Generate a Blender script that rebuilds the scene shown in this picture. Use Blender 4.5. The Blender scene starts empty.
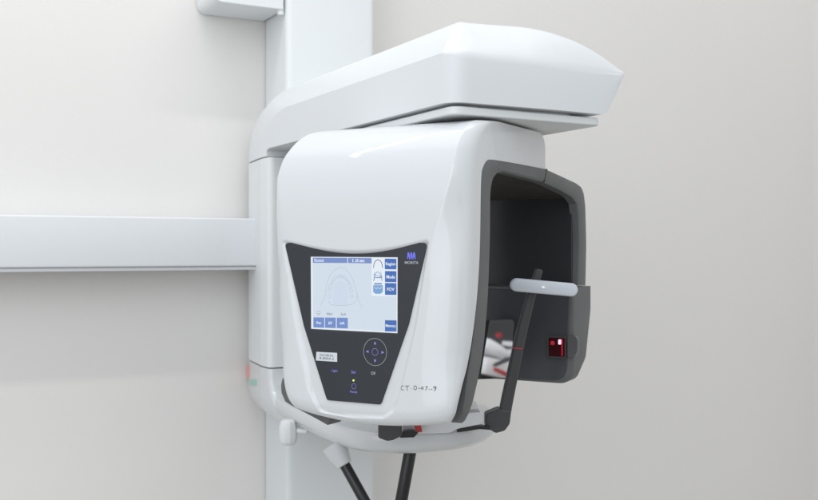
import bpy, bmesh, math, random
from mathutils import Vector
from mathutils.bvhtree import BVHTree
random.seed(3)
S = bpy.context.scene
C = S.collection
CZ = 1.40                     # eye height
F = 1000.0                    # focal length in photo pixels (818 wide)

# ------------------------------------------------------------------ frames
# M: frame of the rotating head (u across its front, v into its depth)
P0 = (-.0655, 1.19); U = (.866, -.5); V = (.5, .866)
def Mw(u, v, z): return Vector((P0[0]+U[0]*u+V[0]*v, P0[1]+U[1]*u+V[1]*v, CZ+z))
def Mp(px, py, v=0.0):        # where a sight line meets the plane v of the head
    x = (px-409)/F; Y = (.5*P0[0]+.866*P0[1]+v)/(.5*x+.866); X = x*Y
    return ((X-P0[0])*U[0]+(Y-P0[1])*U[1], (250-py)/F*Y)
# R: frame of the wall (q along the wall, t towards the wall)
R0 = (.047, 1.15); A = (.8820, .4712); Bv = (-.4712, .8820)
def Rw(q, t, z): return Vector((R0[0]+A[0]*q+Bv[0]*t, R0[1]+A[1]*q+Bv[1]*t, CZ+z))

# ------------------------------------------------------------------ materials
def srgb(r, g, b):
    def f(c):
        c /= 255.0
        return c/12.92 if c <= .04045 else ((c+.055)/1.055)**2.4
    return (f(r), f(g), f(b), 1)
MATS = {}
def mat(name, col, rough=.4, metal=0, coat=0, noise=0, nscale=60, bump=0, bscale=300, emit=None, es=1, spec=.5, alpha=None):
    m = bpy.data.materials.new(name); m.use_nodes = True
    nt = m.node_tree; b = nt.nodes['Principled BSDF']
    b.inputs['Base Color'].default_value = col
    b.inputs['Roughness'].default_value = rough
    b.inputs['Metallic'].default_value = metal
    b.inputs['Specular IOR Level'].default_value = spec
    b.inputs['Coat Weight'].default_value = coat
    b.inputs['Coat Roughness'].default_value = .035
    if emit:
        b.inputs['Emission Color'].default_value = emit
        b.inputs['Emission Strength'].default_value = es
    tc = nt.nodes.new('ShaderNodeTexCoord')
    if noise:
        n = nt.nodes.new('ShaderNodeTexNoise'); n.inputs['Scale'].default_value = nscale; n.inputs['Detail'].default_value = 5
        nt.links.new(tc.outputs['Object'], n.inputs['Vector'])
        mx = nt.nodes.new('ShaderNodeMix'); mx.data_type = 'RGBA'
        mx.inputs['A'].default_value = [c*(1-noise) for c in col[:3]]+[1]
        mx.inputs['B'].default_value = [min(1, c*(1+noise)) for c in col[:3]]+[1]
        nt.links.new(n.outputs['Fac'], mx.inputs['Factor']); nt.links.new(mx.outputs['Result'], b.inputs['Base Color'])
        n2 = nt.nodes.new('ShaderNodeTexNoise'); n2.inputs['Scale'].default_value = nscale*.4
        nt.links.new(tc.outputs['Object'], n2.inputs['Vector'])
        mr = nt.nodes.new('ShaderNodeMapRange'); mr.inputs['To Min'].default_value = rough*.8; mr.inputs['To Max'].default_value = rough*1.25
        nt.links.new(n2.outputs['Fac'], mr.inputs['Value']); nt.links.new(mr.outputs['Result'], b.inputs['Roughness'])
    if bump:
        n = nt.nodes.new('ShaderNodeTexNoise'); n.inputs['Scale'].default_value = bscale; n.inputs['Detail'].default_value = 3
        nt.links.new(tc.outputs['Object'], n.inputs['Vector'])
        bp = nt.nodes.new('ShaderNodeBump'); bp.inputs['Strength'].default_value = bump; bp.inputs['Distance'].default_value = .001
        nt.links.new(n.outputs['Fac'], bp.inputs['Height']); nt.links.new(bp.outputs['Normal'], b.inputs['Normal'])
    MATS[name] = m
    return m
white   = mat('white_gloss_plastic', (.635,.655,.675,1), .34, noise=.012, nscale=14, coat=.85)
white2  = mat('white_satin_paint', (.71,.735,.745,1), .38, noise=.015, nscale=10)
wallm   = mat('wall_paint', (.725,.708,.69,1), .75, noise=.02, nscale=2.2, bump=.25, bscale=220)
railm   = mat('rail_paint', (.70,.72,.745,1), .35, noise=.015, nscale=8)
char    = mat('charcoal_plastic', (.112,.117,.118,1), .5, noise=.06, nscale=40, bump=.15, bscale=900)
black   = mat('black_gloss_lining', (.036,.037,.041,1), .18, noise=.1, nscale=20)
lowdark = mat('dark_smoked_cover', (.060,.064,.072,1), .24, noise=.06, nscale=20)
armm    = mat('dark_arm_plastic', (.052,.052,.055,1), .40, noise=.08, nscale=60)
blackr  = mat('black_rubber', (.010,.010,.011,1), .33, noise=.1, nscale=80)
panelm  = mat('panel_film', (.022,.026,.033,1), .30, noise=.04, nscale=50)
pillm   = mat('pale_pad_plastic', (.62,.66,.72,1), .3)
mirrorm = mat('mirror_glass', (.92,.93,.94,1), .02, metal=1)
redm    = mat('red_plastic', (.45,.02,.02,1), .3)
pinkm   = mat('red_sticker', (.75,.36,.34,1), .5)
greenm  = mat('green_sticker', (.34,.58,.48,1), .5)
ink     = mat('black_ink', (.02,.02,.025,1), .6)
labelw  = mat('label_paper', (.62,.65,.69,1), .5)
laserm  = mat('laser_window', (.035,.006,.008,1), .12, emit=(.7,.02,.04,1), es=.006)
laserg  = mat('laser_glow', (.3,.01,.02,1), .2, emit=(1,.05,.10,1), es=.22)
laserw  = mat('laser_highlight', (.8,.6,.7,1), .2, emit=(1,.55,.7,1), es=.9)
smoke   = mat('grey_lens_plastic', (.10,.10,.105,1), .25)
violet  = mat('violet_print', (.20,.18,.55,1), .5, emit=(.22,.2,.62,1), es=.25)
logo_m  = mat('logo_blue', (.13,.14,.62,1), .5, emit=(.13,.14,.7,1), es=.25)
greyp   = mat('grey_print', (.42,.43,.47,1), .5)
ledm    = mat('green_led', (.5,.8,.1,1), .3, emit=(.65,1,.15,1), es=1.0)
fabric  = mat('seat_vinyl', (.9,.9,.9,1), .45, noise=.03, nscale=9)
def scr(name, r, g, b):
    c = srgb(r, g, b)
    return mat(name, tuple(x*.25 for x in c[:3])+(1,), .25, emit=c, es=.78)
s_bg = scr('screen_background', 204,215,226); s_pale = scr('screen_pale', 224,231,238)
s_bar = scr('screen_bar', 116,138,194); s_btn = scr('screen_button', 66,106,176); s_btn2 = scr('screen_button_soft', 112,138,196)
s_txt = scr('screen_text', 226,234,242); s_line = scr('screen_line', 142,158,196); s_faint = scr('screen_faint', 190,202,220)
s_dark = scr('screen_dark_line', 84,96,124); s_icon = scr('screen_icon_blue', 120,160,205); s_arch = scr('screen_arch_fill', 198,211,226)

# ------------------------------------------------------------------ builders
def link(name, bm, mats, parent=None, bevel=0, seg=3, smooth=True, angle=32, origin=None, recalc=True):
    if recalc: bmesh.ops.recalc_face_normals(bm, faces=bm.faces[:])
    if origin is None:
        origin = parent_origin(parent) if parent else Vector((0,0,0))
    bmesh.ops.translate(bm, verts=bm.verts[:], vec=-origin)
    me = bpy.data.meshes.new(name); bm.to_mesh(me); bm.free()
    if not isinstance(mats, (list, tuple)): mats = [mats]
    for m in mats: me.materials.append(m)
    if smooth:
        for p in me.polygons: p.use_smooth = True
        me.set_sharp_from_angle(angle=math.radians(angle))
    o = bpy.data.objects.new(name, me); C.objects.link(o)
    if parent: o.parent = parent
    else: o.location = origin
    if bevel:
        b = o.modifiers.new('bevel', 'BEVEL'); b.width = bevel; b.segments = seg; b.limit_method = 'ANGLE'
        b.angle_limit = math.radians(25); b.harden_normals = False
        for p in me.polygons: p.use_smooth = True
        if 'sharp_edge' in me.attributes: me.attributes.remove(me.attributes['sharp_edge'])
        w = o.modifiers.new('wn', 'WEIGHTED_NORMAL'); w.keep_sharp = True; w.weight = 60
    return o
def parent_origin(p):
    v = Vector((0,0,0))
    while p: v += p.location; p = p.parent
    return v
def rings(bm, rs, closed=True, cap0=True, cap1=True, mi=0):
    vs = [[bm.verts.new(p) for p in r] for r in rs]
    n = len(rs[0])
    for a, b in zip(vs, vs[1:]):
        for i in range(n if closed else n-1):
            j = (i+1) % n
            f = bm.faces.new((a[i], a[j], b[j], b[i])); f.material_index = mi
    if cap0: bm.faces.new(vs[0]).material_index = mi
    if cap1: bm.faces.new(vs[-1]).material_index = mi
def roundpoly(pts, r, n=6):
    out = []; N = len(pts)
    for i in range(N):
        p = Vector(pts[i]).to_2d() if len(pts[i]) > 2 else Vector(pts[i])
        a = Vector(pts[i-1]); b = Vector(pts[(i+1) % N])
        rr = r[i] if isinstance(r, (list, tuple)) else r
        if rr <= 0: out.append(tuple(p)); continue
        da = (a-p); db = (b-p); ra = min(rr, da.length*.48); rb = min(rr, db.length*.48)
        s = p+da.normalized()*ra; e = p+db.normalized()*rb
        for k in range(n+1):
            t = k/n
            out.append(tuple((1-t)**2*s+2*t*(1-t)*p+t*t*e))
    return out
def prism(bm, poly, fn, a0, a1, mi=0):
    rings(bm, [[fn(p[0], p[1], a) for p in poly] for a in (a0, a1)], mi=mi)
def box(bm, fn, x0, x1, y0, y1, z0, z1, mi=0):
    rings(bm, [[fn(x, y, z) for x, y in ((x0,y0),(x1,y0),(x1,y1),(x0,y1))] for z in (z0, z1)], mi=mi)
def tube(bm, pts, r, n=16, mi=0, fn=None):
    pts = [Vector(p) for p in pts]; rs = []
    for i, p in enumerate(pts):
        d = (pts[min(i+1, len(pts)-1)]-pts[max(i-1, 0)]).normalized()
        a = d.cross(Vector((0.3,1,0.2))).normalized(); b = d.cross(a)
        rr = r[i] if isinstance(r, (list, tuple)) else r
        rs.append([p+(a*math.cos(2*math.pi*k/n)+b*math.sin(2*math.pi*k/n))*rr for k in range(n)])
    rings(bm, rs, mi=mi)
def interp(tab, x):
    if x <= tab[0][0]: return tab[0][1]
    for (a, fa), (b, fb) in zip(tab, tab[1:]):
        if x <= b:
            t = (x-a)/(b-a); return fa+(fb-fa)*t
    return tab[-1][1]
def sinterp(tab, x):          # smooth (Catmull-Rom / monotone-ish) interpolation
    n = len(tab)
    if x <= tab[0][0]: return tab[0][1]
    if x >= tab[-1][0]: return tab[-1][1]
    for i in range(n-1):
        x0, y0 = tab[i]; x1, y1 = tab[i+1]
        if x <= x1:
            h = x1-x0; t = (x-x0)/h
            def sl(k):
                if k == 0: return (tab[1][1]-tab[0][1])/(tab[1][0]-tab[0][0])
                if k == n-1: return (tab[-1][1]-tab[-2][1])/(tab[-1][0]-tab[-2][0])
                a = (tab[k][1]-tab[k-1][1])/(tab[k][0]-tab[k-1][0]); b = (tab[k+1][1]-tab[k][1])/(tab[k+1][0]-tab[k][0])
                return 0 if a*b <= 0 else 2*a*b/(a+b)
            m0, m1 = sl(i), sl(i+1)
            return (2*t**3-3*t*t+1)*y0+(t**3-2*t*t+t)*h*m0+(-2*t**3+3*t*t)*y1+(t**3-t*t)*h*m1
def smooth(a, b, x):
    t = max(0, min(1, (x-a)/(b-a))); return t*t*(3-2*t)
def tag(o, label=None, cat=None, kind=None, group=None):
    if label: o['label'] = label
    if cat: o['category'] = cat
    if kind: o['kind'] = kind
    if group: o['group'] = group
def thing(name, loc, label, cat):
    o = bpy.data.objects.new(name, None); C.objects.link(o); o.location = loc; o.empty_display_size = .1
    tag(o, label, cat); return o

# flat artwork helper: draws on the head's front at depth v
class Art:
    def __init__(s, v, mats): s.bm = bmesh.new(); s.v = v; s.mats = mats; s.k = 0
    def poly(s, uz, m, dv=0):
        f = s.bm.faces.new([s.bm.verts.new(Mw(u, s.v+dv, z)) for u, z in uz]); f.material_index = s.mats.index(m)
    def pxpoly(s, pts, m, dv=0): s.poly([Mp(x, y, s.v+dv) for x, y in pts], m, dv)
    def rect(s, x0, y0, x1, y1, m, dv=0):
        s.pxpoly([(x0,y0),(x1,y0),(x1,y1),(x0,y1)], m, dv)
    def line(s, uz, w, m, dv=0, closed=False):
        P = [Vector(p) for p in uz]; n = len(P); L = []; Rr = []
        for i, p in enumerate(P):
            a = P[(i-1) % n] if (closed or i > 0) else P[i]; b = P[(i+1) % n] if (closed or i < n-1) else P[i]
            d = (b-a).normalized(); nn = Vector((-d.y, d.x))*w/2
            L.append(p+nn); Rr.append(p-nn)
        for i in range(n if closed else n-1):
            j = (i+1) % n
            s.poly([L[i], L[j], Rr[j], Rr[i]], m, dv)
    def pxline(s, pts, w, m, dv=0, closed=False): s.line([Mp(x, y, s.v+dv) for x, y in pts], w, m, dv, closed)
    def disc(s, u, z, r, m, dv=0, n=24): s.poly([(u+r*math.cos(2*math.pi*k/n), z+r*math.sin(2*math.pi*k/n)) for k in range(n)], m, dv)
    def ring(s, u, z, r, w, m, dv=0, n=48): s.line([(u+r*math.cos(2*math.pi*k/n), z+r*math.sin(2*math.pi*k/n)) for k in range(n)], w, m, dv, True)
    def text(s, txt, cu, cz, h, m, dv=0, width=None, bold=0.0):
        cu_ = bpy.data.curves.new('t', 'FONT'); cu_.body = txt; cu_.size = 1; cu_.offset = bold
        cu_.align_x = 'CENTER'; cu_.align_y = 'CENTER'; cu_.resolution_u = 4
        o = bpy.data.objects.new('t', cu_); C.objects.link(o)
        dg = bpy.context.evaluated_depsgraph_get(); me = bpy.data.meshes.new_from_object(o.evaluated_get(dg))
        xs = [v.co.x for v in me.vertices]; ys = [v.co.y for v in me.vertices]
        k = h/(max(ys)-min(ys)); kx = width/(max(xs)-min(xs)) if width else k
        mx = (max(xs)+min(xs))/2; my = (max(ys)+min(ys))/2
        vs = [s.bm.verts.new(Mw(cu+(v.co.x-mx)*kx, s.v+dv, cz+(v.co.y-my)*k)) for v in me.vertices]
        for p in me.polygons:
            try: s.bm.faces.new([vs[i] for i in p.vertices]).material_index = s.mats.index(m)
            except ValueError: pass
        bpy.data.objects.remove(o); bpy.data.curves.remove(cu_); bpy.data.meshes.remove(me)
    def pxtext(s, txt, px, py, hpx, m, dv=0, wpx=None, bold=0.0):
        u, z = Mp(px, py, s.v+dv); k = 1.2/F
        s.text(txt, u, z, hpx*k, m, dv, wpx*k*1.13 if wpx else None, bold)
    def link(s, name, parent):
        o = link(name, s.bm, s.mats, parent, smooth=False, recalc=False)
        return o

# ================================================================== the setting
def wall_obj():
    bm = bmesh.new(); box(bm, Rw, -2.6, 1.52, .765, .90, -1.40, 1.6)
    o = link('wall', bm, wallm, smooth=False); tag(o, 'pale painted wall behind the x-ray machine', kind='structure'); o.pop('label', None)
wall_obj()
bm = bmesh.new(); box(bm, Rw, 1.52, 1.66, .20, .90, -1.40, 1.6)
o = link('side_wall', bm, wallm, smooth=False); tag(o, kind='structure')
bm = bmesh.new(); box(bm, Rw, -3.2, 3.0, -3.6, .95, -1.50, -1.402)
o = link('floor', bm, mat('floor_vinyl', (.42,.40,.37,1), .4, noise=.05, nscale=3), smooth=False); tag(o, kind='structure')

# ================================================================== wall rail and bracket
rail = thing('wall_rail', Rw(-.4, .72, -.02), 'long white horizontal box rail on the wall, running left out of the column', 'rail')
ax = 0
def railprof():               # (t,z) section, stands 9 cm off the wall
    return roundpoly([(.675,-.028),(.675,.052),(.72,.052),(.763,.052),(.763,-.028)], .004, 3)
bm = bmesh.new()
prism(bm, roundpoly([(.675,-.028),(.675,.055),(.763,.055),(.763,-.028)], .003, 3), lambda t, z, q: Rw(q, t, z), -2.3, .052)
link('rail_body', bm, railm, rail, angle=50)
bm = bmesh.new()
prism(bm, roundpoly([(.681,-.0345),(.681,-.0285),(.755,-.0285),(.755,-.0345)], .001, 2), lambda t, z, q: Rw(q, t, z), -2.3, .052)
link('lower_lip', bm, railm, rail, angle=50)

br = thing('wall_bracket', Rw(-.05, .70, .45), 'short white rounded bracket high on the wall left of the column', 'bracket')
bm = bmesh.new()
prism(bm, roundpoly([(-.076,.422),(.05,.422),(.05,.52),(-.076,.52)], [.018,.002,.002,.018], 6), lambda q, z, t: Rw(q, t, z), .66, .763)
link('bracket_body', bm, white2, br, bevel=.006)
bm = bmesh.new(); tube(bm, [Rw(.047,.668,.424), Rw(.047,.668,.414)], .006)
link('fixing_screw', bm, white2, br)

# ================================================================== the machine
X = thing('dental_xray_machine', Rw(.14, .70, -1.40), 'white dental x-ray machine on a wall column, small lit display on its front cover', 'x-ray machine')

# column
bm = bmesh.new()
prism(bm, roundpoly([(.054,.655),(.226,.655),(.226,.762),(.054,.762)], [.012,.012,.0,.0], 5), Rw, -1.398, 1.3)
link('column', bm, white2, X, angle=45)

# top arm: sections along q
def arm_sec(q, f0, z0, zc, ztop, inset, tb, rin, zend=.158):
    pts = []
    def P(t, z): pts.append(Rw(q, t, z))
    P(f0, z0); P(f0-.001, (z0+zc)/2)
    rc = min(.008, (ztop-zc)*.25, (zc-z0)*.3)
    P(f0-.0006, zc-rc); P(f0-.0003, zc-rc*.55); P(f0+.0004, zc-rc*.12)
    t1, z1 = f0+inset, ztop
    c = (f0+inset*.42, zc+(ztop-zc)*.66)
    for k in (.35,1,1.6,2.3,3,3.7,4.4,5,5.5,6):
        s = k/6; P((1-s)**2*f0+2*s*(1-s)*c[0]+s*s*t1, (1-s)**2*zc+2*s*(1-s)*c[1]+s*s*z1)
    for k in range(1, 9): P(t1+(tb-.135-t1)*k/9, ztop)
    for k in range(11):
        a = math.pi/2*k/10; rz = min(.100, ztop-zend-.006); P(tb-.135+.135*math.sin(a), ztop-rz+rz*math.cos(a))
    P(tb, zend); P(.61, zend)
    P(.61, z0-.004 if z0 > zend+.004 else z0)
    P(.60, z0)
    for k in range(1, 12): P(.60+(f0-.60)*k/12, z0)
    return pts
def armring():
    L = []
    def tbk(q): return .640+.105*min(1, (q/.014))**.8
    def ztp(q):
        k = min(1, q/.042); return .2300+(.2765-.2300)*(1-(1-k)**1.5)
    insf = lambda q: .0015+.036*(1-(1-min(1, q/.055))**2)+.013*(q/.03)*math.exp(1-q/.03)
    fr = lambda q: .024*(1-math.sqrt(max(0, 1-max(0, 1-q/.024)**2)))-.0005
    L.append(arm_sec(.0, fr(0), .171, .2290, .2300, .0012, .640, 0))
    L.append(arm_sec(.0007, fr(.0007), .171, .2290, .2305, .0012, .645, 0))
    for q in (.002,.004,.006,.009,.012,.015,.018,.022,.026,.030,.034,.038,.042,.047,.053,.060,.070,.085):
        L.append(arm_sec(q, fr(q), .171, .2290, ztp(q), insf(q), tbk(q), 0))
    for k in range(1, 17):
        s = k/16; q = .105+.1595*s
        zb = .171+max(0, (q-.231)/.0335)**1.15*.0535
        zt = .2765-(.2765-.2275)*s**2.2
        zc = min(.229-.0035*s, zt-.0015)
        L.append(arm_sec(q, -.0005+.010*s*s, zb, max(zc, zb+.003), max(zt, zb+.0045), .037*(1-s)+.002, .750-.10*max(0, s-.6)/.4, 0, .158 if zb < .175 else min(zb, .2)))
    return L
bm = bmesh.new(); rings(bm, armring())
link('arm', bm, mat('arm_satin_plastic', (.68,.70,.72,1), .42, noise=.012, nscale=14, spec=.45), X, bevel=.0035, seg=4).modifiers['bevel'].angle_limit = math.radians(50)


# tray under the arm
bm = bmesh.new()
tp = roundpoly([(.006,.004),(.229,.012),(.229,.40),(.006,.40)], [.016,.010,.04,.04], 8)
prism(bm, tp, Rw, .1575, .1675)
ti = roundpoly([(.02,.02),(.20,.02),(.20,.38),(.02,.38)], .03, 8)
prism(bm, ti, Rw, .167, .1722)
link('arm_tray', bm, white2, X, bevel=.002)

# carriage: upright housing round the column
def upright(bm, z0, z1, grow=0):
    out = roundpoly([(-.006-grow,.600),(.276+grow,.600),(.276+grow,.735),(.226+grow,.735),(.226+grow,.64),(.054,.64),(.054,.735),(-.006-grow,.735)],
                    [.006,.006,.035,.0,.0,.0,.0,.035], 8)
    out = roundpoly([(0,.60),(.268,.60),(.268,.64),(.256,.745),(.014,.745),(0,.640)], [.012,.012,.006,.006,.006,.006], 5)
    rings(bm, [[Rw(a, b, z) for a, b in out] for z in (z0, z1)])
bm = bmesh.new(); upright(bm, -.1985, .1565)
link('carriage', bm, white2, X, bevel=.0015, seg=2)

# base (patient frame): lower C arm with nose
nose = [(.006,.62),(-.001,.56),(-.009,.47),(-.012,.36),(-.004,.262),(.022,.215),(.072,.192),(.135,.190),(.200,.222),(.250,.280),(.280,.36),(.283,.47),(.272,.56),(.264,.62)]
def spline(P, n=6):
    out = []
    for i in range(len(P)-1):
        p0 = Vector(P[max(i-1, 0)]); p1 = Vector(P[i]); p2 = Vector(P[i+1]); p3 = Vector(P[min(i+2, len(P)-1)])
        for k in range(n):
            t = k/n
            out.append(tuple(.5*((2*p1)+(-p0+p2)*t+(2*p0-5*p1+4*p2-p3)*t*t+(-p0+3*p1-3*p2+p3)*t**3)))
    out.append(tuple(P[-1])); return out
def insetc(P, d, c=(.135,.47)):
    out = []
    for q, t in P:
        v = Vector((q-c[0], t-c[1])); l = v.length
        out.append((q-v.x/l*d, t-v.y/l*d))
    return out
NS = spline(nose, 6)
bm = bmesh.new(); RR = []
def backrow(P): return [(P[-1][0]-.03, .64), (P[0][0]+.03, .64)]
for z, d in ((-.281,.060),(-.2805,.030),(-.277,.014),(-.270,.005),(-.262,.0015),(-.252,.002),(-.249,.0035),(-.2475,.006),(-.247,.012)):
    P = insetc(NS, d)
    P = P+backrow(P); RR.append([Rw(a, b, z) for a, b in P])
rings(bm, RR)
link('base', bm, white, X, angle=40)
# rear shoulder joining base to carriage
bm = bmesh.new(); RR = []
for k in range(16):
    s = k/15; z = -.2825+(.2825-.2000)*s
    ff = .598-.10*(1-s)**3
    g = max(0, 1-(z+.2825)/.034)
    e = .745-.135*(1-math.sqrt(max(0, 1-g*g)))**1.0
    cr = min(.640, e-.012); ins = .010*g*g
    lo = roundpoly([(ins,ff),(.268-ins,ff),(.268-ins,cr),(.256,e),(.014,e),(ins,cr)], [.012,.012,.006,.006,.006,.006], 5)
    RR.append([Rw(a, b, z) for a, b in lo])
rings(bm, RR)
link('lower_shoulder', bm, white, X, angle=40)
for (z0, z1, dt, m_, nm) in ((-.230,-.2105,.0,pinkm,'red_marker'),):
    pass
def sidepatch(name, px0, px1, py0, py1, m_):
    # a small sticker on the slanted left flank of the lower shoulder
    bm = bmesh.new(); a = Rw(0,.640,0); b = Rw(.014,.745,0); d = (b-a).normalized(); nrm = Vector((-d.y, d.x, 0)); nrm = nrm if nrm.y < 0 else -nrm
    if nrm.x > 0: nrm = -nrm
    f = []
    for px, py in ((px0,py0),(px1,py0),(px1,py1),(px0,py1)):
        x = (px-409)/F; t = (a.x-x*a.y)/(x*d.y-d.x); Y = a.y+d.y*t
        f.append(Vector((a.x+d.x*t, Y, CZ+(250-py)/F*Y)))
    rings(bm, [[p+nrm*.0001 for p in f], [p+nrm*.0012 for p in f]])
    return link(name, bm, m_, X)
sidepatch('red_sticker', 246.6, 249.2, 365, 378, pinkm)
sidepatch('green_sticker', 250.5, 256.5, 379.5, 385.5, greenm)

# clamp knob under the base, left
bm = bmesh.new()
k0 = Vector(((288.5-409)/F*1.56, 1.56, CZ+(250-432)/F*1.56))
def kn(p, s): return p
rs = []
for dz, r in ((.020,.008),(.017,.0125),(.008,.0150),(-.008,.0150),(-.016,.013),(-.020,.009)):
    rs.append([k0+Vector((0,0,0))+Vector((math.cos(a)*r*(1 if i % 2 else .93), math.sin(a)*r, dz)) for i, a in enumerate([2*math.pi*j/10 for j in range(10)])])
rings(bm, rs)
link('clamp_knob', bm, white2, X, bevel=.0015)
bm = bmesh.new(); tube(bm, [k0+Vector((.008,.0,.002)), k0+Vector((.030,-.004,.002))], .0045)
link('knob_stem', bm, white2, X)

# grips
def grip(p0, p1, r, socket):
    bm = bmesh.new(); a, b = Vector(p0), Vector(p1)
    tube(bm, [a, a+(b-a)*.02, b-(b-a)*.02, b], [r*.9, r, r, r*.8], 24)
    g = link('hand_grip', bm, blackr, X, angle=40)
    if socket:
        bm = bmesh.new(); d = (b-a).normalized()
        tube(bm, [a-d*.030, a-d*.018, a+d*.002, a+d*.003], [r*2.3, r*2.1, r*1.45, r*1.15], 28)
        link('socket', bm, white, g, angle=40)
    return g
def at(px, py, Y): return Vector(((px-409)/F*Y, Y, CZ+(250-py)/F*Y))
grip(at(344,463.5,1.43), at(393,552,1.40), .0078, True)
grip(at(410.5,450,1.40), at(392,552,1.40), .0088, False)

# temple arms: elbows, slide bars, upright, pad
def elbow(poly, Y0, Y1, name, m_=armm, parent=X):
    bm = bmesh.new()
    rings(bm, [[at(x, y, Y0).lerp(at(x, y, Y0), 0)+Vector((0, dY, 0)) for x, y in poly] for dY in (0, Y1-Y0)])
    return link(name, bm, m_, parent, bevel=.0025)
e2 = elbow([(485.5,414.5),(498.5,409),(511.5,411),(510,424),(505,431),(496,433.5),(485.5,427.5)], 1.368, 1.395, 'temple_elbow')
e1 = elbow([(378,421),(402,421),(402,436),(393,440.5),(387,441.5),(378,438)], 1.295, 1.325, 'temple_elbow')
bm = bmesh.new(); rings(bm, [[at(x, y, 1.325)+Vector((0, d, 0)) for x, y in ((400,432.5),(413,431),(418,433),(414,437.5),(400,437.8))] for d in (0,.012)])
link('slide_bar', bm, blackr, X)
bm = bmesh.new(); rings(bm, [[at(x, y, 1.345)+Vector((0, d, 0)) for x, y in ((457,429),(480,425.6),(490,427),(490,430),(480,429.2),(457,432.6))] for d in (0,.012)])
link('slide_bar', bm, blackr, X)
bm = bmesh.new(); rings(bm, [[at(x, y, 1.322)+Vector((0, d, 0)) for x, y in ((413.5,425),(420.5,425),(422.5,432),(417,432.6))] for d in (0,.008)])
link('release_tab', bm, redm, X, bevel=.001)
# hump the bars slide in
bm = bmesh.new(); rings(bm, [[at(x, y, 1.338)+Vector((0, d, 0)) for x, y in roundpoly([(403,418),(482,412),(483,424),(458,428.8),(450,433),(414,434.5),(402,431)], 3, 4)] for d in (0,.10)])
link('slide_housing', bm, white, X, bevel=.002)

bm = bmesh.new()
rs = []
for px, py, w, Y in ((504.5,414,12.0,1.374),(507.5,398,11.8,1.374),(515.5,360,11.2,1.373),(523.0,326,10.4,1.372),(530.5,297,9.2,1.370),(538.6,271,7.6,1.368),(539.0,269.2,6.6,1.368)):
    c = at(px, py, Y); h = w/2*Y/F; d = .0045
    rs.append([c+Vector((x*h, y*d, x*h*-.25)) for x, y in ((-1,-.5),(-.6,-1),(.6,-1),(1,-.5),(1,.9),(-1,.9))])
rings(bm, rs)
ta = link('temple_arm', bm, armm, X, bevel=.0008, seg=2)
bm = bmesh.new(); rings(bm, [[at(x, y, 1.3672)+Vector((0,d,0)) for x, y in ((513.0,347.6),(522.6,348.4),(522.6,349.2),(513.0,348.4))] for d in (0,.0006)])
link('laser_light_strip', bm, laserg, ta, smooth=False)  # laser light falling on the arm, drawn as a glowing strip
bm = bmesh.new(); a, b = at(516.8,284.8,1.352), at(571,289.8,1.352); d = (b-a).normalized(); up = Vector((-d.z, 0, d.x)); R_ = .0090
rs = []
for dy, rr in ((-.0040,.74),(-.0034,.9),(-.0015,1.0),(.0045,1.0),(.0058,.9)):
    ring = []
    for k in range(17): th = math.pi/2+math.pi*k/16; ring.append(a+(d*math.cos(th)+up*math.sin(th))*R_*rr+Vector((0,dy,0)))
    for k in range(17): th = -math.pi/2+math.pi*k/16; ring.append(b+(d*math.cos(th)+up*math.sin(th))*R_*rr+Vector((0,dy,0)))
    rs.append(ring)
rings(bm, rs)
pad = link('temple_pad', bm, pillm, X, angle=50)
bm = bmesh.new(); c = at(543.2,287.2,1.3455)
rings(bm, [[c+Vector((math.cos(2*math.pi*k/16)*.0022, dy, math.sin(2*math.pi*k/16)*.0014)) for k in range(16)] for dy in (0,.003)])
link('pad_highlight', bm, mat('highlight_white', (.9,.9,.92,1), .2, emit=(1,1,1,1), es=.25), pad)  # highlight dot on the pad, made as a small glowing disc

# ------------------------------------------------------------------ rotating head: white cover
VF = [(-.2085,.016),(-.2075,.0095),(-.204,.0045),(-.197,.0012),(-.188,0),(.030,0),(.056,.0006),(.085,.0035),(.1145,.0105),(.134,.0226),(.146,.0370),(.1515,.0520),(.154,.070)]
UR = [(-.2085,.121),(-.195,.128),(-.15,.135),(-.10,.1405),(-.04,.144),(.03,.145),(.154,.145)]
UL = [(-.2085,-.098),(-.195,-.107),(-.16,-.1165),(-.12,-.1220),(-.05,-.1265),(.03,-.1270),(.08,-.1235),(.110,-.1185),(.135,-.110),(.147,-.099),(.1525,-.088),(.154,-.078)]
RG = [(-.2085,.070),(-.12,.080),(-.05,.093),(0,.104),(.056,.1205),(.085,.1285),(.12,.1325),(.154,.134)]
VB = [(-.2085,.018),(-.19,.0165),(-.165,.020),(-.14,.027),(-.06,.0386),(.0,.044),(.075,.0466),(.090,.0485),(.099,.0545),(.105,.063),(.108,.075)]
ZB, ZT, ZS = -.2085, .154, .108
panel_px = roundpoly([(284,242),(426,241.5),(381,405.5),(325.5,400.5)], 0)
def panel_outline(grow=0, dv=0.0, px_extra_bottom=0):
    pts = []
    # right side upwards, concave top, left side
    top = [(426.3,243.0)]
    for k in range(21):
        s = k/20; x = 419-(419-291)*s
        y = 242.6+11.0*(1-(2*s-1)**2)**1.15
        top.append((x, y))
    top.append((284.0,243.2))
    P = [(384.0+0,402.5)]
    P = [(380.0,404.8+px_extra_bottom), (407.9,324.0)]+[(424.6,252.0)]+top+[(286.3,253.0),(303.2,326.0),(326.3,400.3+px_extra_bottom)]
    uz = [Mp(x, y, dv) for x, y in P]
    r = [.003,0,0,.0055]+[0]*21+[.0055,0,0,.003]
    return roundpoly(uz, r, 5)
PO = panel_outline()
RO = [Mp(x, y, 0) for x, y in ([(381,416.5),(391.5,410),(398,392),(413.5,326),(425.2,252)]+[(426.3-(426.3-284)*k/20, 243+10.6*(1-(2*k/20-1)**2)**1.15) for k in range(21)]+[(286,256),(298,330),(312,392),(319,409),(329,414.5)])]
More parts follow.
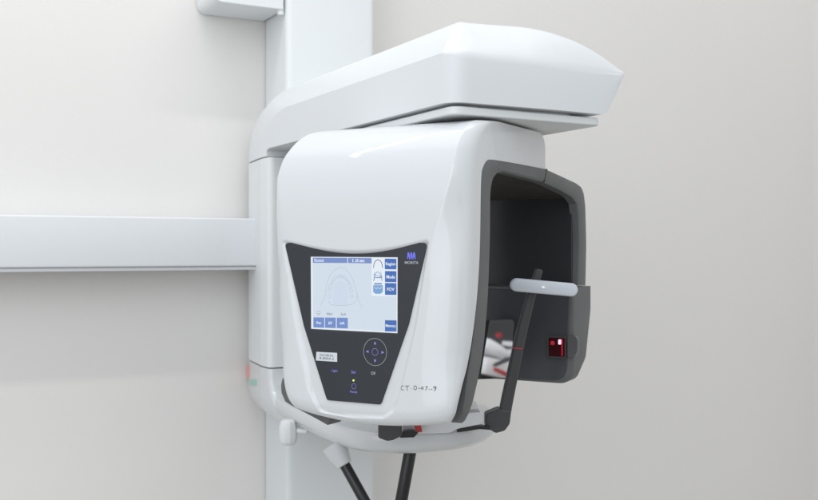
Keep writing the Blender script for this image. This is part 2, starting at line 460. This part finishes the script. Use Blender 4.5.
def sdist(p, P):
    inside = False; best = 9; n = len(P); x, y = p
    for i in range(n):
        ax_, ay = P[i]; bx, by = P[(i+1) % n]
        dx, dy = bx-ax_, by-ay; L2 = dx*dx+dy*dy
        if L2 < 1e-14: continue
        t = max(0, min(1, ((x-ax_)*dx+(y-ay)*dy)/L2))
        d = math.hypot(x-ax_-t*dx, y-ay-t*dy); best = min(best, d)
        if (ay > y) != (by > y) and x < (bx-ax_)*(y-ay)/(by-ay)+ax_: inside = not inside
    return -best if inside else best
def shell_ring(z, vback):
    vf, ur, ul = sinterp(VF, z), sinterp(UR, z), sinterp(UL, z)
    rg = sinterp(RG, z); lg = -rg*.93+.004 if z < .1 else -rg*.93+.004+(z-.1)*.55
    lg = max(lg, ul+.006)
    vb = sinterp(VB, min(z, ZS))
    soft = 1-smooth(-.045,.055,z)          # ridge melts away towards the bottom
    pts = []; w = min(vb, vf+.034) if z < .13 else vf+.022
    Ns, Nc, Nf = 10, 22, 200
    vs = min(vf+.028, vback-.002)
    if vs > vback: vs = vback-.001
    bow = lambda v: .0022*(max(0, v-vs)/.2)**1.3
    for k in range(Ns): vv = vback+(vs-vback)*k/Ns; pts.append((ur-bow(vv), vv))
    for k in range(Nc):                  # right flank: side -> ridge
        s = k/Nc
        cu, cv = (ur*.35+rg*.65, vf+.004) if 0 else (ur+(rg-ur)*(.25+.0*soft), vf+(vs-vf)*(.40*(1-soft)+.0*soft))
        cu = ur
        pts.append(((1-s)**2*ur+2*s*(1-s)*cu+s*s*rg, (1-s)**2*vs+2*s*(1-s)*cv+s*s*vf))
    for k in range(Nf+1):
        s = k/Nf; pts.append((rg+(lg-rg)*s, vf))
    vsl = vs
    for k in range(1, Nc+1):
        s = k/Nc; cu, cv = ul+.001, vf+.001
        pts.append(((1-s)**2*lg+2*s*(1-s)*cu+s*s*ul, (1-s)**2*vf+2*s*(1-s)*cv+s*s*vsl))
    for k in range(1, Ns+1): pts.append((ul, vsl+(vback-vsl)*k/Ns))
    return pts
bm = bmesh.new(); RR = []
zs = [ZB, -.2082, -.2078, -.207, -.206, -.2045, -.203, -.201, -.199, -.197]
z = -.195
while z < .108-1e-6: zs.append(z); z += .00165
zs = [q for q in zs if q < .1055]+[.1064]
zt = [.108+k*.0015 for k in range(0, 24)]
zt = [z for z in zt if z < .143]+[.1435,.1445,.1455,.1465,.1475,.1485,.1493,.1500,.1507,.1513,.1519,.1524,.1529,.1533,.1537,.154]
def arch(u): return .0095*min(1.6, abs(u-.012)/.10)**2.0
for z in zs+zt:
    if z < ZS-1e-6: vb = sinterp(VB, z)
    else:
        h = max(0, (z-.132)/.022); vb = .247-.022*(1-math.sqrt(max(0, 1-min(1, h)**2)))
    ring = []
    for (u, v) in shell_ring(z, vb):
        zz = z+(max(0, -z)/.2085)**3*arch(u)
        if -.13 < u < .12 and v < .004 and -.2 < z < .03:
            d = sdist((u, zz), RO)
            v += .0030*(1-smooth(-.0005,.0042,d))
        # slight crown of the cover
        v += .0
        ring.append(Mw(u, v, zz))
    RR.append(ring)
rings(bm, RR)
bmesh.ops.recalc_face_normals(bm, faces=bm.faces[:])
bvh = BVHTree.FromBMesh(bm)
cover = link('front_cover', bm, white, X, angle=38)

# swivel joint under the tray
bm = bmesh.new(); c = Mw(.02,.17,0); rings(bm, [[Vector((c.x+.055*math.cos(2*math.pi*k/40), c.y+.055*math.sin(2*math.pi*k/40), CZ+z)) for k in range(40)] for z in (.1535,.158)])
link('swivel_joint', bm, white2, X)

# side frame: charcoal inverted U in the (v,z) plane, at u=.138...145
def Sd(px, py, u=.145):
    x = (px-409)/F; bx, by = P0[0]+U[0]*u, P0[1]+U[1]*u
    d = (x*by-bx)/(V[0]-x*V[1]); return (d, (250-py)/F*(by+V[1]*d))
outer = [Sd(473,350,.140),Sd(478,300,.144),Sd(480,245),Sd(481,200),(.0466,.083),(.0485,.092),(.0545,.1000),(.063,.1055),(.073,.1078),(.15,.1078),(.246,.1076)]
outer += [Sd(562,176.2),Sd(577,183.2),Sd(582,187),Sd(584.6,192),Sd(586.2,205),Sd(587.3,245),Sd(587.2,285.5)]
inner = [Sd(580,285.5),Sd(580.6,245),Sd(579.6,214),Sd(578,203.5),Sd(573,196.5),Sd(560,189.3),Sd(544,182),Sd(520,176),(.110,.0945),(.094,.0925),(.083,.086),(.077,.076),(.0742,.062),Sd(491,245),Sd(489.2,300,.144),Sd(486,340,.141)]
def uside(z): return sinterp(UR, z)-.0008
def uz_prism(poly, name, m_, du0, u_in, bev=.0012):
    bm = bmesh.new()
    rings(bm, [[Mw(uside(z)+du0, v, z) for v, z in poly], [Mw(u_in, v, z) for v, z in poly]])
    return link(name, bm, m_, X, bevel=bev, seg=2)
tri = outer+inner
# frame built as quads between outer and inner lines (front leg, bridge, rear leg)
def resample(P, n):
    L = [0]
    for a, b in zip(P, P[1:]): L.append(L[-1]+math.hypot(b[0]-a[0], b[1]-a[1]))
    out = []
    for k in range(n):
        s = L[-1]*k/(n-1); i = 0
        while i < len(P)-2 and L[i+1] < s: i += 1
        t = (s-L[i])/(L[i+1]-L[i]); out.append((P[i][0]+(P[i+1][0]-P[i][0])*t, P[i][1]+(P[i+1][1]-P[i][1])*t))
    return out
# lower front leg down to its tip
lo_out = [Sd(459.6,423,.124),Sd(463,408,.129),Sd(467,390,.134),Sd(470.5,370,.138)]+outer
lo_in = inner+[Sd(483.5,362,.139),Sd(479.5,383,.136),Sd(472,405,.130),Sd(464,420,.125)]
OO = resample(lo_out, 120); II = resample(lo_in[::-1], 120)
# match by proportional pieces so that corners meet
def match(o_keys, i_keys, n):
    out = []
    for (oa, ob), (ia, ib) in zip(o_keys, i_keys):
        a = resample(oa, n); b = resample(ia, n); out += list(zip(a, b))
    return out
iR = lo_in[::-1]
def idx(P, z_or): return min(range(len(P)), key=lambda i: abs(P[i][0]-z_or[0])+abs(P[i][1]-z_or[1]))
oc1, oc2, oc3 = idx(lo_out, (.0545,.1000)), idx(lo_out, (.246,.1076)), idx(lo_out, Sd(582,187))
ic1, ic2, ic3 = idx(iR, (.083,.086)), idx(iR, Sd(544,182)), idx(iR, Sd(578,203.5))
pairs = []
for (a, b, c, d, n) in ((0,oc1,0,ic1,40),(oc1,oc2,ic1,ic2,24),(oc2,oc3,ic2,ic3,20),(oc3,len(lo_out)-1,ic3,len(iR)-1,20)):
    pairs += list(zip(resample(lo_out[a:b+1], n), resample(iR[c:d+1], n)))[(1 if pairs else 0):]
def uf(z): return uside(z) if z > -.2 else uside(-.2)
def build_frame(sel, name, u_off=0):
    bm = bmesh.new(); sec = []
    for (o_, i_) in sel:
        zm = (o_[1]+i_[1])/2; ux = uf(zm)+u_off
        sec.append([Mw(ux-.0012, o_[0], o_[1]), Mw(ux, o_[0]+(i_[0]-o_[0])*.10, o_[1]+(i_[1]-o_[1])*.10),
                    Mw(ux, o_[0]+(i_[0]-o_[0])*.86, o_[1]+(i_[1]-o_[1])*.86), Mw(ux-.002, i_[0], i_[1]), Mw(ux-.014, i_[0], i_[1]), Mw(ux-.014, o_[0], o_[1])])
    rings(bm, sec)
    return link(name, bm, char, X, angle=40)
kseam = 40+24-1
build_frame(pairs[:kseam], 'side_trim', .0012)
build_frame(pairs[kseam-1+0:][0:1]+pairs[kseam:], 'rear_side_trim', .0004)
bm = bmesh.new(); o_, i_ = pairs[kseam-1]
rings(bm, [[Mw(uu, o_[0]-.0004, o_[1]+.0003), Mw(uu, o_[0]+.0006, o_[1]+.0003), Mw(uu, i_[0]+.0006, i_[1]), Mw(uu, i_[0]-.0004, i_[1])] for uu in (.1428,.1459)])
link('trim_seam', bm, blackr, X)

# dark inner housing behind the white cover (front leg), bridge and rear panel
bm = bmesh.new()
fl = [(.044,-.19),(.012,-.2)]
pf = [p for p, _ in pairs[:40]]; pb = [q for _, q in pairs[:40]]
secs = []
for (o_, i_) in pairs[1:40]:
    zz = o_[1]; secs.append([Mw(uf(zz)-.012, o_[0]+.001, o_[1]), Mw(uf(zz)-.012, i_[0]-.001, i_[1]), Mw(sinterp(UL, zz)+.004, i_[0]-.001, i_[1]), Mw(sinterp(UL, zz)+.004, o_[0]+.001, o_[1])])
rings(bm, secs)
link('inner_housing', bm, black, X, angle=40)
bm = bmesh.new()
prism(bm, [(.070,.1075),(.246,.1075),(.362,.092),(.392,.084),(.396,.0745),(.370,.0745),(.345,.0785),(.236,.0905),(.110,.094),(.070,.094)], lambda v, z, u: Mw(u, v, z), -.118, .133)
link('bridge_lining', bm, mat('brown_black_lining', (.050,.046,.043,1), .4, noise=.1, nscale=20), X, bevel=.002)
bm = bmesh.new()
prism(bm, roundpoly([(-.118,-.052),(.1335,-.052),(.1335,.088),(-.118,.088)], .004, 3), lambda u, z, v: Mw(u, v, z), .370, .396)
link('rear_panel', bm, black, X, bevel=.0015)
# detector box: lower rear
bm = bmesh.new()
def det(v, top, bot, ur_):
    return [Mw(u, v, z) for u, z in roundpoly([(-.12,bot),(ur_,bot),(ur_+.0,top),(-.12,top)], [.01,.024,.001,.003], 8)]
rings(bm, [det(.3535,-.0545,-.190,.1405), det(.3550,-.0535,-.1915,.1425), det(.374,-.0530,-.190,.1445), det(.398,-.0530,-.1720,.1450), det(.4165,-.0530,-.1100,.1450), det(.4185,-.0545,-.090,.143)])
detb = link('detector_box', bm, char, X, angle=35)
bm = bmesh.new()
prism(bm, roundpoly([(-.118,-.1875),(.132,-.1875),(.137,-.058),(-.118,-.058)], [.01,.022,.004,.003], 8), lambda u, z, v: Mw(u, v, z), .3515, .3545)
link('smoked_cover', bm, lowdark, detb, bevel=.0008, seg=2)
VD = .3515
def boxpx(name, pts, v0, v1, m_, parent, r=0, bev=.001):
    bm = bmesh.new(); P = roundpoly([Mp(x, y, v0) for x, y in pts], r, 5)
    prism(bm, P, lambda u, z, v: Mw(u, v, z), v0, v1)
    return link(name, bm, m_, parent, bevel=bev, seg=2)
o = boxpx('laser_frame', [(546.5,335.5),(566.5,336),(566.5,359),(547,358)], VD-.003, VD+.001, armm, X, .002)
lf = o
boxpx('laser_window', [(548.3,337.6),(564.6,338),(564.6,357),(548.6,356.3)], VD-.0034, VD-.001, laserm, lf, .0006, .0003)
boxpx('laser_line', [(561.4,339),(562.6,339),(562.6,356),(561.4,356)], VD-.0038, VD-.003, laserg, lf, 0, 0)
boxpx('laser_highlight', [(558.2,339.5),(561.2,339.5),(561.2,344.5),(558.2,344.5)], VD-.0038, VD-.003, laserw, lf, .0015, 0)  # bright highlights on the window, made as glowing patches
boxpx('laser_highlight', [(550.5,341),(554.5,341),(554.5,345),(550.5,345)], VD-.0038, VD-.003, laserg, lf, .002, 0)
boxpx('sensor_lens', [(567.2,336),(574,334.5),(578,339),(577.5,352),(573,358),(567.2,358)], VD-.006, VD+.001, smoke, X, .004)

# positioning mirror, turned 30 degrees towards the open side
ang = math.radians(43)
mo = Mp(497.5,347.5,VD-.024)
def Mr(a, b, c): # a across the mirror, b up, c thickness
    return Mw(mo[0]+a*math.cos(ang)+c*math.sin(ang)*-1, VD-.024+a*math.sin(ang)+c*math.cos(ang), mo[1]+b)
mp = roundpoly([(-.044,-.0455),(.0195,-.0455),(.0265,.041),(-.044,.041)], [.003,.003,.008,.003], 6)
bm = bmesh.new(); prism(bm, mp, Mr, 0, .004); mh = link('mirror_plate', bm, armm, X, bevel=.0006, seg=2)
bm = bmesh.new(); prism(bm, [(a*.975-.0002, b*.975) for a, b in mp], Mr, -.0004, .0005); link('mirror_glass', bm, mirrorm, mh)

# dark lower skirt seen under the left corner of the white cover
bm = bmesh.new()
sk = [Mp(x, y, .03) for x, y in ((282,378),(280.6,385),(281,393),(285,402),(291.5,406),(304,412.6),(317,419.6),(327.5,425.6),(329.8,421),(330,412),(300,400),(288,378))]
prism(bm, sk, lambda u, z, v: Mw(u, v, z), .030, .060)
link('lower_skirt', bm, char, X, bevel=.0015, seg=2)

# ------------------------------------------------------------------ control panel and its print
bm = bmesh.new(); prism(bm, PO, lambda u, z, v: Mw(u, v, z), .0010, .0034)
panel = link('control_panel', bm, panelm, X, bevel=.0004, seg=2)
VP = .0007
def z1(X_, Y_): return (270+X_/5, 230+Y_/5)          # sheets of the photo used for measuring
def z2(X_, Y_): return (270+X_/4.467, 320+Y_/4.467)
# display
mats = [s_bg, s_pale, s_bar, s_btn, s_btn2, s_txt, s_line, s_faint, s_dark, s_icon, s_arch]
a = Art(VP, mats)
quad = [z1(204,134), z1(638,137), z1(637,516), z1(206,494)]
a.pxpoly(quad, s_pale)
E = -.00004
a.pxpoly([z1(213,140), z1(508,141), z1(508,500), z1(215,488)], s_bg, E)
a.pxpoly([z1(508,330), z1(632,332), z1(632,509), z1(508,503)], s_bg, E)
a.pxpoly([z1(214,138), z1(386,139), z1(386,165), z1(214,164)], s_bar, 2*E)
a.pxpoly([z1(390,139), z1(508,140), z1(508,167), z1(390,165)], s_bar, 2*E)
a.pxtext('Scout', *z1(245,151), 3.3, s_txt, 3*E, 10.5, .02)
a.pxtext('1.0', *z1(427,153), 3.2, s_txt, 3*E, 6.2, .02)
a.pxtext('sec', *z1(460,155), 2.4, s_txt, 3*E, 5.4, .02)
for (x0, y0, x1, y1, t, w, h) in ((574,143,632,196,'Region',9.8,3.9),(575,205,632,260,'Mode',8.6,3.3),(575,265,632,324,'FOV',7.4,3.2),(575,451,633,507,'Memory',10.4,3.6)):
    a.pxpoly([z1(x0,y0), z1(x1,y0+1), z1(x1,y1+1), z1(x0,y1)], s_btn, 2*E)
    a.pxtext(t, *z1((x0+x1)/2, (y0+y1)/2+2), h, s_txt, 3*E, w, .02)
for (x0, x1, t, w) in ((217,271,'Exp',5.2),(275,329,'kV',4.0),(334,389,'mA',5.0)):
    a.pxpoly([z1(x0,437+(x0-217)*.012), z1(x1,437.6+(x0-217)*.012), z1(x1,489+(x0-217)*.03), z1(x0,487+(x0-217)*.03)], s_btn2, 2*E)
    a.pxtext(t, *z1((x0+x1)/2, 465), 3.0, s_txt, 3*E, w, .03)
a.pxtext('90kV', *z1(298,420), 2.4, s_dark, 2*E, 6.5)
a.pxtext('5mA', *z1(367,421), 2.6, s_dark, 2*E, 5.5)
a.pxline([z1(234,406), z1(251,406), z1(250,418), z1(235,418)], .00035, s_dark, 2*E, True)
a.pxline([z1(236,424), z1(249,424)], .00035, s_dark, 2*E)
# icons
k_ = .00055
a.pxline([z1(x, y) for x, y in ((518,190),(519,175),(523,162),(530,153),(540,149),(550,153),(557,162),(561,175),(563,190))], .0009, s_dark, 2*E)
a.pxline([z1(x, y) for x, y in ((519,254),(524,232),(530,216),(538,208),(548,216),(555,232),(561,254))], .0009, s_icon, 2*E)
a.pxline([z1(516,222), z1(564,236)], .0005, s_btn, 2*E); a.pxline([z1(524,208), z1(518,256)], .0005, s_btn, 2*E); a.pxline([z1(554,206), z1(560,256)], .0005, s_btn, 2*E)
a.pxline([z1(526,238), z1(556,238)], .0008, s_dark, 2*E)
a.pxpoly([z1(516,276), z1(564,276), z1(564,310), z1(552,319), z1(528,319), z1(516,310)], s_icon, 2*E)
a.pxpoly([z1(521,266), z1(559,266), z1(559,272), z1(521,272)], s_btn, 2*E)
a.pxline([z1(522,286), z1(531,294), z1(540,288), z1(549,294), z1(558,286)], .0006, s_txt, 3*E)
# dental arch drawing
archp = []
for k in range(41):
    th = math.pi*(k/40); archp.append((352-62*math.cos(th)*(1+.06*math.cos(th)**2), 372-150*math.sin(th)**.62*1.0 if 0 else 375-(375-222)*math.sin(th)**.6))
a.pxpoly([z1(x, y) for x, y in [(316,372),(316,300),(326,262),(350,250),(374,262),(386,300),(390,372)]], s_arch, 2*E)
a.pxline([z1(x, y) for x, y in ((252,378),(268,350),(276,320),(282,280),(296,236),(318,204),(346,186),(374,192),(400,218),(420,262),(432,310),(444,352),(462,392))], .00028, s_line, 2*E)
a.pxline([z1(x, y) for x, y in ((292,352),(300,372),(320,376),(352,378),(390,376),(414,370),(432,352),(436,320))], .00028, s_line, 2*E)
for k in range(15):
    th = math.pi*(.03+.94*k/14); cx = 352-56*math.cos(th)*(1.0); cy = 352-(352-230)*math.sin(th)**.75
    u0, z0 = Mp(*z1(cx, cy), VP); r = .0026 if k in (0,1,2,12,13,14) else .0019
    nn = 12; a.line([(u0+r*math.cos(2*math.pi*j/nn), z0+r*.85*math.sin(2*math.pi*j/nn)) for j in range(nn)], .00024, s_line, 3*E, True)
a.pxline([z1(352,230), z1(352,376)], .00018, s_faint, 3*E)
disp = a.link('display', panel)
# bezel line round the display
a = Art(VP, [armm]); bq = [z1(201,131), z1(642,134), z1(641,520), z1(203,498)]
for i in range(4): a.pxline([bq[i], bq[(i+1) % 4]], .0009, armm, .0001)
a.link('display_bezel', panel)
# logo
a = Art(VP, [logo_m, greyp])
for k in range(3):
    cx = 692.5+k*14.2
    a.pxpoly([z1(cx-6.6,143), z1(cx-5.2,116), z1(cx-1.5,110), z1(cx+2.2,112), z1(cx+6.2,124), z1(cx+7.4,147), z1(cx+3.0,147), z1(cx+1.0,134), z1(cx-1.4,134), z1(cx-2.2,145)], logo_m)
a.link('logo', panel)
a = Art(VP, [greyp]); a.pxtext('MORITA', *z1(708,163), 2.7, greyp, 0, 13.4, .015); a.link('maker_name', panel)
# direction pad
a = Art(VP, [greyp, violet]); cu, cz = Mp(*z2(469,143), VP)
a.ring(cu, cz, .0160, .00045, greyp)
a.link('pad_ring', panel)
for dx, dz in ((0,1),(0,-1),(1,0),(-1,0)):
    a = Art(VP, [violet]); c = (cu+dx*.0108, cz+dz*.0108); p = (-dz, dx); s_ = .0019
    a.poly([(c[0]+dx*s_, c[1]+dz*s_), (c[0]-dx*s_+p[0]*s_*.95, c[1]-dz*s_+p[1]*s_*.95), (c[0]-dx*s_-p[0]*s_*.95, c[1]-dz*s_-p[1]*s_*.95)], violet)
    a.link('arrow_button', panel)
a = Art(VP, [violet]); a.ring(cu, cz, .0041, .0005, violet); a.link('centre_button', panel)
for (X_, Y_, t, m_, w) in ((289,228,'Light',violet,6.4),(373,232,'Set',violet,4.6),(461,238,'Off',greyp,4.4)):
    a = Art(VP, [m_]); a.pxtext(t, *z2(X_, Y_), 3.0, m_, 0, w, .01); a.link('button_label', panel)
a = Art(VP, [violet]); u_, z_ = Mp(*z2(375,296), VP)
a.ring(u_, z_, .0031, .00045, violet); a.link('ready_button', panel)
a = Art(VP, [violet]); a.pxtext('Ready', *z2(374,322), 2.9, violet, 0, 7.6, .01); a.link('ready_label', panel)
bm = bmesh.new(); u_, z_ = Mp(*z2(373,270), VP)
rings(bm, [[Mw(u_+.0011*math.cos(2*math.pi*k/14)*s, v, z_+.0011*math.sin(2*math.pi*k/14)*s) for k in range(14)] for v, s in ((.0011,1),(.0003,.9),(.0001,.5))])
link('status_lamp', bm, ledm, panel)
# paper label
a = Art(VP-.0001, [labelw, ink])
a.pxpoly([z2(207,142), z2(300,147), z2(300,187), z2(205,181)], labelw)
a.pxtext('DIC0R3A', *z2(253,158), 2.3, ink, E, 14.5); a.pxtext('8-8004-2', *z2(253,172), 2.3, ink, E, 15.5)
a.link('paper_label', panel)

# handwriting on the white cover
bm = bmesh.new()
def hw(pts, w=.0006):
    P = []
    for X_, Y_ in pts:
        u, z = Mp(*z2(X_, Y_), 0)
        v = .0
        o_ = Mw(u, -.05, z); d = Vector((V[0], V[1], 0)); hit = bvh.ray_cast(o_, d)
        P.append((hit[0] if hit[0] else Mw(u, 0, z))-d*.00025)
    up = Vector((0,0,1)); ux = Vector((U[0], U[1], 0))
    for p, q in zip(P, P[1:]):
        d = (q-p); 
        if d.length < 1e-6: continue
        d.normalize(); n = Vector((V[0], V[1], 0)).cross(d).normalized()*w/2; e = d*w*.25
        bm.faces.new([bm.verts.new(x) for x in (p-e+n, q+e+n, q+e-n, p-e-n)])
for st in ([(598,296),(591,293),(585,299),(585,308),(590,313),(598,311)], [(604,296),(622,294)], [(613,295),(613,314)],
           [(629,305),(631,306)], [(648.5+6.5*math.cos(k*math.pi/7), 303-9*math.sin(k*math.pi/7)) for k in range(15)],
           [(663,306),(670,305)], [(676,300),(676,310)], [(682,297),(683,311)], [(676,305),(683,304)],
           [(692,299),(701,297),(699,306),(693,314)], [(708,311),(711,312)], [(716,309),(722,312)],
           [(737,300),(730,297),(727,303),(732,307),(738,301),(736,311),(729,317)]): hw(st)
hwobj = link('handwriting', bm, ink, cover, smooth=False, recalc=False)

# ================================================================== rough chair shapes added out of view, to give the mirror a reflection
ch = thing('dental_chair', Vector((1.90,-1.55,0)), 'rough dental chair added out of view, seen only as a reflection in the small mirror', 'chair')
def cushion(name, c, s, rot, m_=fabric):
    bm = bmesh.new(); bmesh.ops.create_cube(bm, size=1)
    bmesh.ops.subdivide_edges(bm, edges=bm.edges[:], cuts=5, use_grid_fill=True)
    for v in bm.verts:
        n = v.co.normalized()*.62; v.co = v.co.lerp(n, .35); v.co = Vector((v.co.x*s[0], v.co.y*s[1], v.co.z*s[2]))
        x, z = v.co.x, v.co.z; v.co.x = x*math.cos(rot)-z*math.sin(rot); v.co.z = x*math.sin(rot)+z*math.cos(rot); v.co += Vector(c)
    return link(name, bm, m_, ch)
cushion('dark_backdrop', (1.95,-2.05,.98), (1.5,.16,.85), 0, armm)  # dark backing added behind the reflected shapes
cushion('seat', (1.85,-1.5,.925), (.12,.2,.055), -.55)
cushion('legrest', (1.90,-1.5,.825), (.24,.2,.085), -.22)
cushion('armrest', (1.955,-1.45,.90), (.10,.08,.030), .10)
cushion('armrest', (1.965,-1.46,.940), (.07,.08,.022), -.12)
cushion('headrest', (1.99,-1.5,.80), (.12,.12,.07), .3)
cushion('pedestal', (1.90,-1.6,.38), (.4,.35,.76), 0, armm)
cushion('reflected_stripe', (1.90,-1.36,.885), (.20,.02,.016), .30, armm)  # thin stripes added for the reflection
cushion('reflected_stripe', (1.87,-1.36,.81), (.14,.02,.018), -.42, redm)
cushion('reflected_red_dot', (1.868,-1.42,.990), (.020,.03,.020), .2, redm)  # small red shape added for the dot in the reflection

# ================================================================== light
w = bpy.data.worlds.new('World'); S.world = w; w.use_nodes = True; nt = w.node_tree
bg = nt.nodes['Background']; tc = nt.nodes.new('ShaderNodeTexCoord'); sx = nt.nodes.new('ShaderNodeSeparateXYZ')
rp = nt.nodes.new('ShaderNodeValToRGB'); mr = nt.nodes.new('ShaderNodeMapRange'); mr.inputs['From Min'].default_value = -1
nt.links.new(tc.outputs['Generated'], sx.inputs[0]); nt.links.new(sx.outputs['Z'], mr.inputs['Value']); nt.links.new(mr.outputs['Result'], rp.inputs['Fac'])
rp.color_ramp.elements[0].position = .35; rp.color_ramp.elements[0].color = (.68,.67,.655,1)
rp.color_ramp.elements[1].position = .72; rp.color_ramp.elements[1].color = (.86,.90,.94,1)
nt.links.new(rp.outputs['Color'], bg.inputs['Color']); bg.inputs['Strength'].default_value = .90
def area(name, loc, target, sx_, sy_, power, col=(1,1,1)):
    l = bpy.data.lights.new(name, 'AREA'); l.shape = 'RECTANGLE'; l.size = sx_; l.size_y = sy_; l.energy = power; l.color = col
    o = bpy.data.objects.new(name, l); C.objects.link(o); o.location = loc
    o.rotation_euler = (Vector(target)-Vector(loc)).to_track_quat('-Z', 'Y').to_euler()
    return o
# ceiling tube parallel to the wall
tubeL = area('ceiling_tube', Rw(.1, -.40, 2.30), Rw(.1,.45,0), 2.4, .08, 20, (1,.985,.96))
area('streak_lamp', Rw(-.75,.365,1.0), Rw(-.741,.265,0), 1.26, .013, 2.2, (1,1,1))  # thin lamp added to give the white cover its highlight streak
area('fill_above', Rw(-1.0,-1.7,1.35), Rw(.1,.2,0), 2.4, 2.2, 15, (.95,.98,1))  # large soft fill lamp added overhead
area('fill_left', Rw(-2.4,-1.3,.5), Rw(.1,.2,0), 2.0, 2.4, 21, (.88,.94,1))  # large cool fill lamp added on the left

# ================================================================== camera
cam = bpy.data.cameras.new('camera'); co = bpy.data.objects.new('camera', cam); C.objects.link(co); S.camera = co
co.location = (0,0,CZ); co.rotation_euler = (math.radians(90),0,0)
cam.sensor_width = 36; cam.lens = 36*F/818; cam.clip_end = 100; cam.clip_start = .02
cam.dof.use_dof = True; cam.dof.focus_distance = 1.19; cam.dof.aperture_fstop = 10
S.view_settings.view_transform = 'Standard'; S.view_settings.look = 'None'; S.view_settings.exposure = 0; S.view_settings.gamma = 1
S.render.engine = 'CYCLES'
S.cycles.max_bounces = 8
bpy.context.view_layer.update()
